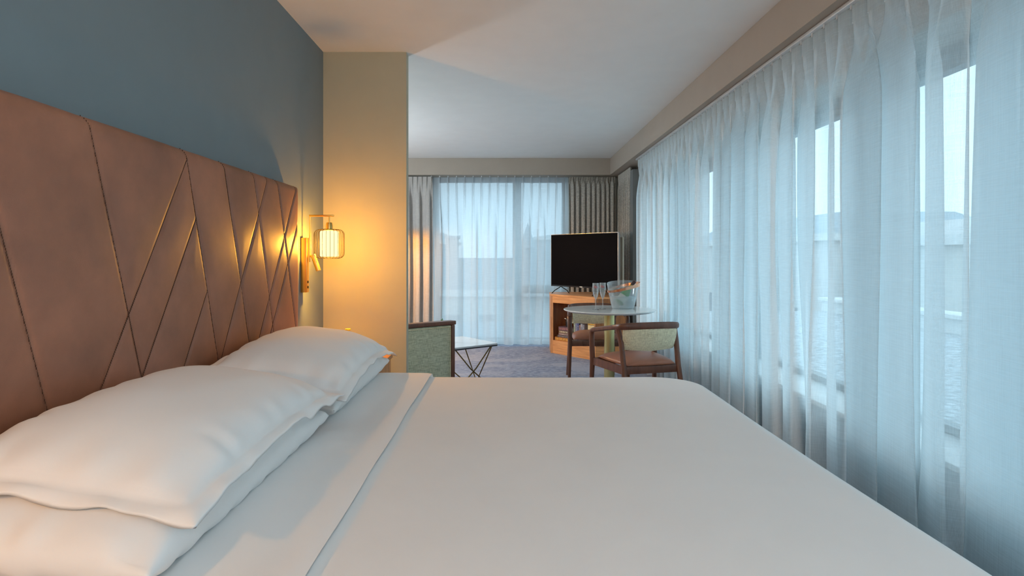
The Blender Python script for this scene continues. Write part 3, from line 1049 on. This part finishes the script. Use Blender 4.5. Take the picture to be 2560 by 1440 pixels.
# flutes
def make_flute():
    r = empty('champagne_flute')
    prof = [(0.0, 0.0), (0.031, 0.0), (0.032, 0.002), (0.012, 0.006), (0.0042, 0.014), (0.0035, 0.05), (0.0035, 0.085), (0.007, 0.097), (0.016, 0.115),
            (0.0245, 0.145), (0.0285, 0.175), (0.029, 0.20), (0.0275, 0.238)]
    inner = [(0.0263, 0.238), (0.0278, 0.20), (0.0273, 0.175), (0.0233, 0.145), (0.0148, 0.115), (0.004, 0.100), (0.0, 0.099)]
    MB().lathe(prof + inner, 32, cap=False).build('glass', 'glass', r, angle=60)
    bm = MB()
    for k, (dx, dy) in enumerate(((0, 0), (0.009, 0.004), (-0.008, 0.006))):
        n = 12
        bm.grid(n, 7, lambda i, j: (dx + 0.0105 * sin(pi * j / 6) * cos(2 * pi * i / n), dy + 0.0105 * sin(pi * j / 6) * sin(2 * pi * i / n), 0.198 + 0.004 * k - 0.010 * cos(pi * j / 6)), wrap_u=True)
    bm.build('berries', 'berry', r, angle=None)
    return r
fl1 = make_flute()
tag(fl1, 'champagne flute with red berries, left one of the pair', 'glass', 'champagne flutes on the round table')
fl1.location = (0.812, 5.36, 0.75)
fl2 = copy_tree(fl1); fl2.location = (0.886, 5.43, 0.75)
fl2['label'] = 'champagne flute with red berries, between the other flute and the ice bucket'

# ice bucket with tilted copper band
bk = empty('ice_bucket', (1.077, 5.47, 0.75), label='clear ice bucket with a tilted copper band on the round table', cat='ice bucket')
def bucket_r(h):   # h 0..1
    return 0.094 + 0.056 * (h ** 0.75)
def rim(a):        # rim height, higher to the right and back left
    return 0.232 + 0.022 * sin(a + 0.3)
bm_ = MB()
nb = 56
def outer(i, j, k=1.0):
    a = 2 * pi * i / nb; t = j / 14
    h = rim(a) * t
    rr = bucket_r(h / 0.25) * k
    return (rr * cos(a), rr * 0.86 * sin(a), 0.001 + h)
bm_.grid(nb, 15, outer, wrap_u=True)
bm_.grid(nb, 15, lambda i, j: outer(i, 14 - j, 0.965 if j > 0 else 0.975), wrap_u=True)
bm_.add([outer(i, 0) for i in range(nb)], [tuple(range(nb))])
bm_.build('bucket', 'bucket', bk, angle=60)
ic = MB()
ic.lathe([(0, 0.008), (0.085, 0.008), (0.10, 0.05), (0.118, 0.10), (0.11, 0.112), (0, 0.115)], 40)
ico = ic.build('ice', 'ice', bk)
ico.scale = (1, 0.86, 1)
cb = MB()
def ringp(a, k, dz, wd):
    z0 = 0.192 + 0.036 * cos(a - 0.15)
    rr = bucket_r(z0 / 0.25) * k
    return (rr * cos(a), rr * 0.86 * sin(a), z0 + dz * wd)
sec_ = [(1.02, -1), (1.055, -1), (1.07, 1), (1.035, 1)]
vs = []
for i in range(64):
    a = 2 * pi * i / 64
    for (k, dz) in sec_:
        vs.append(ringp(a, k, dz, 0.013 + 0.004 * cos(a)))
cb.add(vs, [(i * 4 + k, i * 4 + (k + 1) % 4, ((i + 1) % 64) * 4 + (k + 1) % 4, ((i + 1) % 64) * 4 + k) for i in range(64) for k in range(4)])
tag(cb.build('band', 'copper', bk, angle=40), 'tilted polished copper band')
# bottle inside, leaning right
bo = empty('champagne_bottle', (1.035, 5.46, 0.80), label='green champagne bottle leaning in the ice bucket', cat='bottle')
bo.rotation_euler = (radians(-8), radians(38), 0)
MB().lathe([(0, 0), (0.036, 0), (0.04, 0.008), (0.04, 0.10), (0.034, 0.135), (0.02, 0.175)], 32).build('glass_body', 'bottle', bo)
MB().lathe([(0.0405, 0.02), (0.0408, 0.02), (0.0408, 0.085), (0.0405, 0.085)], 32, cap=False).build('label', 'label', bo)
MB().lathe([(0.0205, 0.172), (0.016, 0.195), (0.0155, 0.205)], 24, cap=False).build('neck_foil', 'gold_foil', bo)
MB().lathe([(0.0157, 0.205), (0.0157, 0.228), (0.0175, 0.232), (0.0175, 0.252), (0.012, 0.258), (0, 0.258)], 24, cap=False).build('cap', 'foil', bo)
# ------------------------------------------------------------------ cabinet
L0, Mx = (0.58, 7.62), (1.06, 7.03)
RB = (1.425, 7.03)
poly = [L0, Mx, RB, (1.425, 8.06), (0.597, 8.06)]
cab = empty('media_cabinet', (0, 0, 0), label='walnut corner cabinet with open bookshelf under the television', cat='cabinet')
MB().prism(poly, 0.724, 0.747).build('top', 'walnut_h', cab, smooth=False)
MB().prism([(L0[0] + 0.004, L0[1] + 0.012), (Mx[0] + 0.004, Mx[1] + 0.014), (RB[0] - 0.006, RB[1] + 0.014), (1.42, 8.05), (0.603, 8.05)], 0.0, 0.166).build('plinth', 'walnut_h', cab, smooth=False)
d = Vector((Mx[0] - L0[0], Mx[1] - L0[1])).normalized(); nn = Vector((-d.y, d.x))
LL = (Vector(Mx) - Vector(L0)).length
def cp(t, w): return (L0[0] + d.x * t + nn.x * w, L0[1] + d.y * t + nn.y * w)
MB().prism([cp(0.03, 0.006), cp(LL, 0.006), cp(LL, 0.03), cp(0.03, 0.03)], 0.640, 0.7235).build('top_rail', 'walnut_h', cab, smooth=False)
MB().prism([L0, (0.612, 7.60), (0.622, 7.62), (0.622, 8.05), (0.599, 8.05)], 0.0, 0.7238).build('side_panel', 'walnut', cab, smooth=False)
MB().prism([cp(LL - 0.022, 0.004), cp(LL, 0.004), cp(LL, 0.42), cp(LL - 0.022, 0.42)], 0.1662, 0.7237).build('divider', 'walnut', cab, smooth=False)
fr = MB()
x = Mx[0] + 0.004
fr.box(Mx[0] + 0.003, RB[0] - 0.004, 7.045, 7.06, 0.1662, 0.7236)
while x < RB[0] - 0.014:
    fr.box(x, x + 0.008, 7.036, 7.045, 0.17, 0.72)
    x += 0.014
fr.build('fluted_door', 'walnut', cab, smooth=False)
MB().box(1.402, 1.42, 7.061, 8.05, 0.1662, 0.7236).build('side_panel', 'walnut', cab, smooth=False)
MB().box(0.624, 1.40, 8.035, 8.05, 0.1662, 0.7236).build('back_panel', 'walnut', cab, smooth=False)

ang = math.atan2(d.y, d.x)
def in_cab(t, w, z): p = cp(t, w); return (p[0], p[1], z)
bookmats = {}
def bookmat(c):
    k = tuple(c)
    if k not in bookmats: bookmats[k] = simple('book_cover_%d' % len(bookmats), c, 0.55, var=0.25, nscale=40)
    return bookmats[k]
M['paper'] = simple('book_pages', (0.62, 0.58, 0.48), 0.9)
def book_flat(t, w, z, lw, dp, th, col, title, label, rot=0.0):
    r = empty('book', in_cab(t, w, z), ang + rot, label=label, cat='book', group='books lying stacked in the cabinet')
    MB().rbox(0, lw, 0, 0.004, 0, th, 0.001).box(0, lw, 0, dp, 0, 0.003).box(0, lw, 0, dp, th - 0.003, th).build('cover', bookmat(col), r, smooth=False)
    MB().box(0.004, lw - 0.004, 0.005, dp - 0.005, 0.0032, th - 0.0032).build('pages', 'paper', r, smooth=False)
    tt = MB(); xx = 0.02; rnd = random.Random(int(th * 1e4 + z * 1e3))
    while xx < lw - 0.03:
        ww = rnd.uniform(0.006, 0.012)
        tt.box(xx, xx + ww * 0.35, -0.0008, 0.0002, th * 0.28, th * 0.74)
        tt.box(xx, xx + ww, -0.0008, 0.0002, th * rnd.choice((0.28, 0.48, 0.66)), th * 0.74 if rnd.random() < .3 else th * 0.28 + 0.003 + th * .2)
        xx += ww + 0.004
    tag(tt.build('spine_lettering', bookmat(title), r, smooth=False), kind='stuff')
    return r
z = 0.1665
for (t, w, lw, th, col, title, lab) in [
    (0.045, 0.035, 0.30, 0.043, (0.55, 0.22, 0.04), (0.85, 0.55, 0.12), 'thick orange brown book with gold lettering, bottom of the stack'),
    (0.085, 0.040, 0.26, 0.028, (0.10, 0.085, 0.09), (0.5, 0.42, 0.38), 'thin dark grey book second from the bottom of the stack'),
    (0.105, 0.040, 0.24, 0.024, (0.28, 0.17, 0.15), (0.7, 0.6, 0.5), 'dull brown book third from the bottom of the stack'),
    (0.105, 0.045, 0.24, 0.030, (0.30, 0.22, 0.12), (0.80, 0.72, 0.55), 'tan book with cream lettering second from the top of the stack'),
    (0.105, 0.040, 0.24, 0.048, (0.17, 0.09, 0.11), (0.62, 0.25, 0.2), 'thick maroon book on top of the stack')]:
    book_flat(t, w, z, lw, 0.20, th, col, title, lab)
    z += th + 0.0008
zstack = z
xx = 0.36
for (th, hh, col, title, lab) in [
    (0.028, 0.245, (0.30, 0.36, 0.25), (0.75, 0.75, 0.6), 'pale green upright book, first of the standing row'),
    (0.030, 0.240, (0.20, 0.22, 0.34), (0.6, 0.62, 0.7), 'slate blue upright book beside the pale green one'),
    (0.030, 0.245, (0.07, 0.09, 0.22), (0.5, 0.5, 0.6), 'navy upright book in the middle of the standing row'),
    (0.024, 0.225, (0.30, 0.16, 0.13), (0.8, 0.7, 0.6), 'short reddish upright book beside the navy one'),
    (0.034, 0.240, (0.42, 0.42, 0.45), (0.12, 0.12, 0.2), 'light grey upright book with dark lettering'),
    (0.030, 0.235, (0.25, 0.25, 0.30), (0.7, 0.7, 0.7), 'dark grey upright book at the right end of the standing row')]:
    r = empty('book', in_cab(xx, 0.05, 0.1665), ang, label=lab, cat='book', group='books standing upright in the cabinet')
    MB().rbox(0, th, 0, 0.004, 0, hh, 0.001).box(0, 0.003, 0, 0.18, 0, hh).box(th - 0.003, th, 0, 0.18, 0, hh).build('cover', bookmat(col), r, smooth=False)
    MB().box(0.0032, th - 0.0032, 0.005, 0.175, 0.003, hh - 0.004).build('pages', 'paper', r, smooth=False)
    tt = MB(); zz = 0.03; rnd = random.Random(int(th * 1e4 + hh * 1e3))
    while zz < hh - 0.04:
        ww = rnd.uniform(0.005, 0.010)
        tt.box(th * .25, th * .75, -0.0008, 0.0002, zz, zz + ww * 0.4)
        tt.box(th * .25, th * rnd.choice((.4, .5, .6)), -0.0008, 0.0002, zz, zz + ww)
        zz += ww + 0.004
    tag(tt.build('spine_lettering', bookmat(title), r, smooth=False), kind='stuff')
    xx += th + 0.001
gb = empty('gift_box', in_cab(0.585, 0.06, 0.1665), ang, label='square pale gold box with faint leaf pattern right of the books', cat='box')
m_, nt_, p_ = mat('gold_floral_paper')
v_ = coords(nt_)
vo = nt_.nodes.new('ShaderNodeTexVoronoi'); vo.inputs['Scale'].default_value = 26
nt_.links.new(v_, vo.inputs['Vector'])
nt_.links.new(ramp(nt_, vo.outputs['Distance'], [(0.1, (0.75, 0.55, 0.20)), (0.5, (0.80, 0.68, 0.38))]), p_.inputs['Base Color'])
p_.inputs['Roughness'].default_value = 0.45
MB().rbox(0, 0.15, 0, 0.06, 0, 0.235, 0.003).build('box', m_, gb)
MB().rbox(-0.001, 0.151, -0.001, 0.061, 0.2352, 0.252, 0.003).build('lid', 'gold_foil', gb)
tp = empty('black_canister', in_cab(0.20, 0.13, zstack), ang, label='small black canister with a silver tip standing on the book stack', cat='canister')
MB().lathe([(0, 0), (0.04, 0), (0.042, 0.02), (0.042, 0.085), (0.034, 0.10), (0, 0.102)], 28).build('body', 'tv_black', tp)
MB().tube([(-0.03, -0.01, 0.09), (-0.055, -0.02, 0.098), (-0.06, -0.02, 0.094)], [0.006, 0.004, 0.004], 8).build('spout', 'silver', tp)

# ------------------------------------------------------------------ television
TL, TR = Vector((0.614, 7.81)), Vector((1.319, 6.955))
td = (TR - TL).normalized(); TW = (TR - TL).length
tv = empty('television', (TL.x, TL.y, 0.747), math.atan2(td.y, td.x), label='flat black television on the walnut cabinet', cat='television')
zb_, zt_ = 0.093, 0.757
MB().rbox(0, TW, -0.012, 0.022, zb_, zt_, 0.004).build('casing', 'tv_black', tv)
MB().box(0.007, TW - 0.007, -0.0135, -0.0122, zb_ + 0.018, zt_ - 0.007).build('screen', 'screen', tv, smooth=False)
bz = MB()
bz.box(-0.003, 0.0, -0.014, 0.02, zb_ - 0.001, zt_ + 0.003).box(TW, TW + 0.004, -0.014, 0.02, zb_ - 0.001, zt_ + 0.003).box(0, TW, -0.014, 0.02, zt_, zt_ + 0.003)
tag(bz.build('bezel', 'silver', tv, smooth=False), 'thin silver bezel')
MB().box(0.24, TW - 0.24, 0.0222, 0.055, zb_ + 0.05, zb_ + 0.42).build('rear_housing', 'tv_black', tv, smooth=False)
for t0 in (0.16, TW - 0.26):
    ft = MB()
    ft.tube([(t0, 0.005, zb_), (t0 - 0.035, -0.07, 0.045), (t0 - 0.06, -0.10, 0.006)], 0.0055, 8)
    ft.tube([(t0, 0.005, zb_), (t0 + 0.05, 0.06, 0.045), (t0 + 0.07, 0.085, 0.006)], 0.0055, 8)
    ft.build('foot', 'wire', tv)
MB().box(TW * 0.455, TW * 0.495, -0.0145, -0.0123, zb_ + 0.003, zb_ + 0.014).build('badge', 'cream', tv, smooth=False)
pn = empty('upright_panel', (1.30, 7.13, 0.747), 0, label='slim upright bronze panel with cream edge behind the television', cat='panel')
MB().rbox(0.01, 0.095, -0.012, 0.012, 0, 0.705, 0.002).build('board', 'bronze', pn)
MB().rbox(0.0955, 0.113, -0.016, 0.016, 0, 0.708, 0.002).build('edge_strip', 'cream', pn)

# ------------------------------------------------------------------ armchair behind the partition edge
# back corner (right) and direction
th = math.atan2(0.61, 0.79)
ac = empty('armchair', (-0.405, 4.70, 0), th, label='low armchair with sage woven back and brown wooden frame, beside the partition', cat='armchair')
# local: x runs along the back (0 = right end), -x to the left, +y = front
bt = 0.725
bk_ = MB()
def slab(x0, x1, z0, z1, y0, y1, lean=0.0):
    return MB().rbox(x0, x1, y0, y1, z0, z1, 0.006, 3)
slab(-0.62, -0.030, 0.235, bt - 0.034, -0.020, 0.050).build('back_panel', 'weave_green', ac)
MB().tube([(-0.612, -0.026, 0.245), (-0.612, -0.026, bt - 0.046), (-0.04, -0.026, bt - 0.046), (-0.04, -0.026, 0.245)], 0.003, 6).build('piping', 'weave', ac)
MB().rbox(-0.66, 0.012, -0.028, 0.055, bt - 0.03, bt, 0.006, 3).build('top_rail', 'darkwood', ac)
for xx in (-0.655, -0.028):
    MB().rbox(xx, xx + 0.03, -0.026, 0.052, 0, bt - 0.031, 0.005).build('leg', 'darkwood', ac)
    MB().rbox(xx, xx + 0.03, 0.60, 0.64, 0, 0.54, 0.005).build('leg', 'darkwood', ac)
    MB().rbox(xx - 0.008, xx + 0.038, 0.053, 0.66, 0.541, 0.572, 0.008, 3).build('armrest', 'darkwood', ac)
MB().rbox(-0.624, -0.030, 0.053, 0.66, 0.26, 0.42, 0.04, 4).build('seat_cushion', 'weave_green', ac)
MB().rbox(-0.624, -0.030, 0.06, 0.60, 0.20, 0.258, 0.005).build('seat_rail', 'darkwood', ac)

# ------------------------------------------------------------------ coffee table
u = Vector((0.79, 0.613)); v2 = Vector((-0.613, 0.79))
R0 = Vector((-0.058, 5.60)); 
ct = empty('coffee_table', (R0.x, R0.y, 0), math.atan2(u.y, u.x), label='low coffee table with white marble top and crossed brass legs', cat='coffee table')
# local: x from -0.62 (near left) to 0 (right corner), y from 0 to 0.55
def rrect(x0, x1, y0, y1, r, k=6):
    pts = []
    for (cx, cy, a0) in ((x1 - r, y0 + r, -pi / 2), (x1 - r, y1 - r, 0), (x0 + r, y1 - r, pi / 2), (x0 + r, y0 + r, pi)):
        for q in range(k + 1):
            a = a0 + pi / 2 * q / k
            pts.append((cx + r * cos(a), cy + r * sin(a)))
    return pts
MB().prism(rrect(-0.50, 0, 0, 0.60, 0.03), 0.405, 0.418).build('top', 'marble', ct, smooth=False)
MB().prism(rrect(-0.502, 0.002, -0.002, 0.602, 0.032), 0.392, 0.4048).build('edge', 'edge_dark', ct, smooth=False)
for yy in (0.05, 0.55):
    for (xa, xb) in ((-0.45, -0.22), (-0.05, -0.28)):
        MB().tube([(xa, yy, 0.005), (xb, yy, 0.2), (xa if False else (-0.5 - xa), yy, 0.392)], 0.006, 8).build('leg', 'gold_dark', ct)
for xx in (-0.46, -0.04):
    MB().tube([(xx, 0.05, 0.392), (xx, 0.30, 0.012), (xx, 0.55, 0.392)], 0.006, 8).build('brace', 'gold_dark', ct)
pl = empty('potted_plant', (-0.595, 5.64, 0.418), label='small green plant tips showing just above the armchair back', cat='plant')
MB().lathe([(0, 0), (0.035, 0), (0.045, 0.07), (0.04, 0.07), (0.034, 0.05), (0, 0.05)], 24, cap=False).build('pot', 'pot', pl)
lf = MB()
for q in range(9):
    a = 2.4 * q; rr = 0.012 + 0.02 * ((q * 37) % 10) / 10; hgt = 0.170 + 0.062 * ((q * 53) % 10) / 10
    c0 = Vector((0, 0, 0.05)); tip = Vector((rr * cos(a), rr * sin(a), hgt))
    lf.tube([c0, c0.lerp(tip, 0.6) , c0.lerp(tip, 0.85), tip], [0.002, 0.003, 0.009, 0.001], 7)
lf.build('leaves', 'leaf', pl)

# floor lamp in the living area behind the partition
LP = (-1.62, 7.45)
fl_ = empty('floor_lamp', (LP[0], LP[1], 0), label='floor lamp in the living area, hidden by the partition', cat='floor lamp')
MB().lathe([(0, 0), (0.14, 0), (0.14, 0.015), (0.02, 0.02), (0.012, 0.03), (0.012, 1.38), (0, 1.38)], 32).build('base', 'brass', fl_)
MB().lathe([(0.0, 1.62), (0.08, 1.615), (0.15, 1.57), (0.19, 1.46)], 32, cap=False).build('lamp_shade', 'bronze', fl_, solid=0.004)
l = bpy.data.lights.new('bulb', 'POINT'); l.energy = 52; l.color = (1.0, 0.43, 0.07); l.shadow_soft_size = 0.03
lo = bpy.data.objects.new('bulb', l); lo.parent = fl_; lo.location = (0, 0, 1.44); COL.objects.link(lo)

# ------------------------------------------------------------------ added fill globes
for (x, y, zz, pw, c, lab) in FILL_GLOBES:
    r = empty('fill_globe', (x, y, 2.55), label=lab, cat='pendant lamp', group='globe pendants')
    MB().lathe([(0, -0.02), (0.05, -0.02), (0.05, -0.001), (0, -0.001)], 24).build('ceiling_rose', 'brass', r)
    MB().tube([(0, 0, -0.02), (0, 0, zz + 0.175)], 0.003, 8).build('cord', 'wire', r)
    MB().lathe([(0.185 * sin(pi * k / 16), -0.185 * cos(pi * k / 16)) for k in range(17)], 32, (0, 0, zz), cap=False).build('globe', M['globe'], r, angle=None)
    fill_globe_light(r, zz, pw, c)

# ------------------------------------------------------------------ outside
struct('ground_outside', MB().box(-80, 120, 8.9, 140, -9.2, -9.0).box(2.3, 120, -60, 8.8, -9.2, -9.0), 'ground', 'street level far below the windows', 'ground', smooth=False)
tag(MB().box(2.0, 7.4, -8, 14, -0.25, -0.05).build('roof_terrace', 'gravel', None, smooth=False), 'gravel covered flat roof outside the side window', 'roof', kind='structure')
pr = tag(MB().box(7.4, 7.7, -8, 14, -9, 0.20).box(7.3, 7.8, -8, 14, 0.205, 0.27).build('parapet', 'parapet', None, smooth=False), 'white parapet along the flat roof', 'parapet', kind='structure')

def building(name, label, x0, x1, y0, y1, z0, zc, zr, wall, roofm, face, floors=(), cols=6, inset=1.4, group=None):
    """face: '-y' (seen through the end window) or '-x' (through the side window)"""
    r = empty(name, ((x0 + x1) / 2, (y0 + y1) / 2, z0), label=label, cat='building', group=group)
    hx, hy, h = (x1 - x0) / 2, (y1 - y0) / 2, zc - z0
    MB().box(-hx, hx, -hy, hy, 0, h).build('wall', wall, r, smooth=False)
    MB().box(-hx - 0.3, hx + 0.3, -hy - 0.3, hy + 0.3, h + 0.002, h + 0.35).build('cornice', 'parapet', r, smooth=False)
    if zr > zc:
        i = min(inset, hx * 0.8, hy * 0.8)
        a = [(-hx, -hy), (hx, -hy), (hx, hy), (-hx, hy)]
        b = [(-hx + i, -hy + i), (hx - i, -hy + i), (hx - i, hy - i), (-hx + i, hy - i)]
        MB().add([(x, y, h + 0.352) for x, y in a] + [(x, y, zr - z0) for x, y in b],
                 [(0, 3, 2, 1), (4, 5, 6, 7)] + [(k, (k + 1) % 4, 4 + (k + 1) % 4, 4 + k) for k in range(4)]).build('roof', roofm, r, smooth=False)
    for zz in floors:
        for q in range(cols):
            if face == '-y':
                w_ = 2 * hx / cols
                cx = -hx + w_ * (q + 0.5)
                MB().box(cx - w_ * 0.22, cx + w_ * 0.22, -hy - 0.04, -hy - 0.005, zz - z0 - 0.9, zz - z0 + 0.9).build('window', 'winglass', r, smooth=False)
            else:
                w_ = 2 * hy / cols
                cy = -hy + w_ * (q + 0.5)
                MB().box(-hx - 0.04, -hx - 0.005, cy - w_ * 0.22, cy + w_ * 0.22, zz - z0 - 0.9, zz - z0 + 0.9).build('window', 'winglass', r, smooth=False)
    return r
building('apartment_building', 'pale building with slate mansard roof facing the end window', -14, 10, 34, 44, -9, -1.05, 1.1, 'facade', 'roof', '-y', floors=(-3.0, -6.3), cols=12, inset=2.4)
building('brick_building', 'low red brick building in front of the pale one', -10, 7, 24, 31, -9, -2.6, -2.0, 'brick', 'roof', '-y', floors=(-4.6, -7.2), cols=9)
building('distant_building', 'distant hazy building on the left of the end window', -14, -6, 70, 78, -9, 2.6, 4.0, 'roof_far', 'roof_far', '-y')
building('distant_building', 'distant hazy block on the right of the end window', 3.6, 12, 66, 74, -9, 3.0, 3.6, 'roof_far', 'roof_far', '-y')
ctw = empty('church_tower', (2.3, 60, -9), label='pointed church spire far beyond the end window', cat='church')
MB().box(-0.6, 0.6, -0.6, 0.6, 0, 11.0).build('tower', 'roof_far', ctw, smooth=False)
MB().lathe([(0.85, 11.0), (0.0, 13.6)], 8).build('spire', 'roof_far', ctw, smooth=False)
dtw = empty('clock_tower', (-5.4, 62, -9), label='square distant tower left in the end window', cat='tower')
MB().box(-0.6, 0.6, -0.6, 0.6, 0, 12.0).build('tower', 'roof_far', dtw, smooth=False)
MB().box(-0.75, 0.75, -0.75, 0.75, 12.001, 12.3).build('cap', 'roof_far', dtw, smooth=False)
building('terrace_building', 'pale building across the roof terrace with banded cornice', 15, 24, -12, 26, -9, 1.6, 2.5, 'facade', 'facade2', '-x', floors=(-3.0,), cols=16, inset=0.6)
building('terrace_building', 'far stone building beyond the roof terrace', 16, 26, 30, 52, -9, 2.0, 3.6, 'facade2', 'roof_far', '-x', floors=(-2.5,), cols=10, inset=2.0)
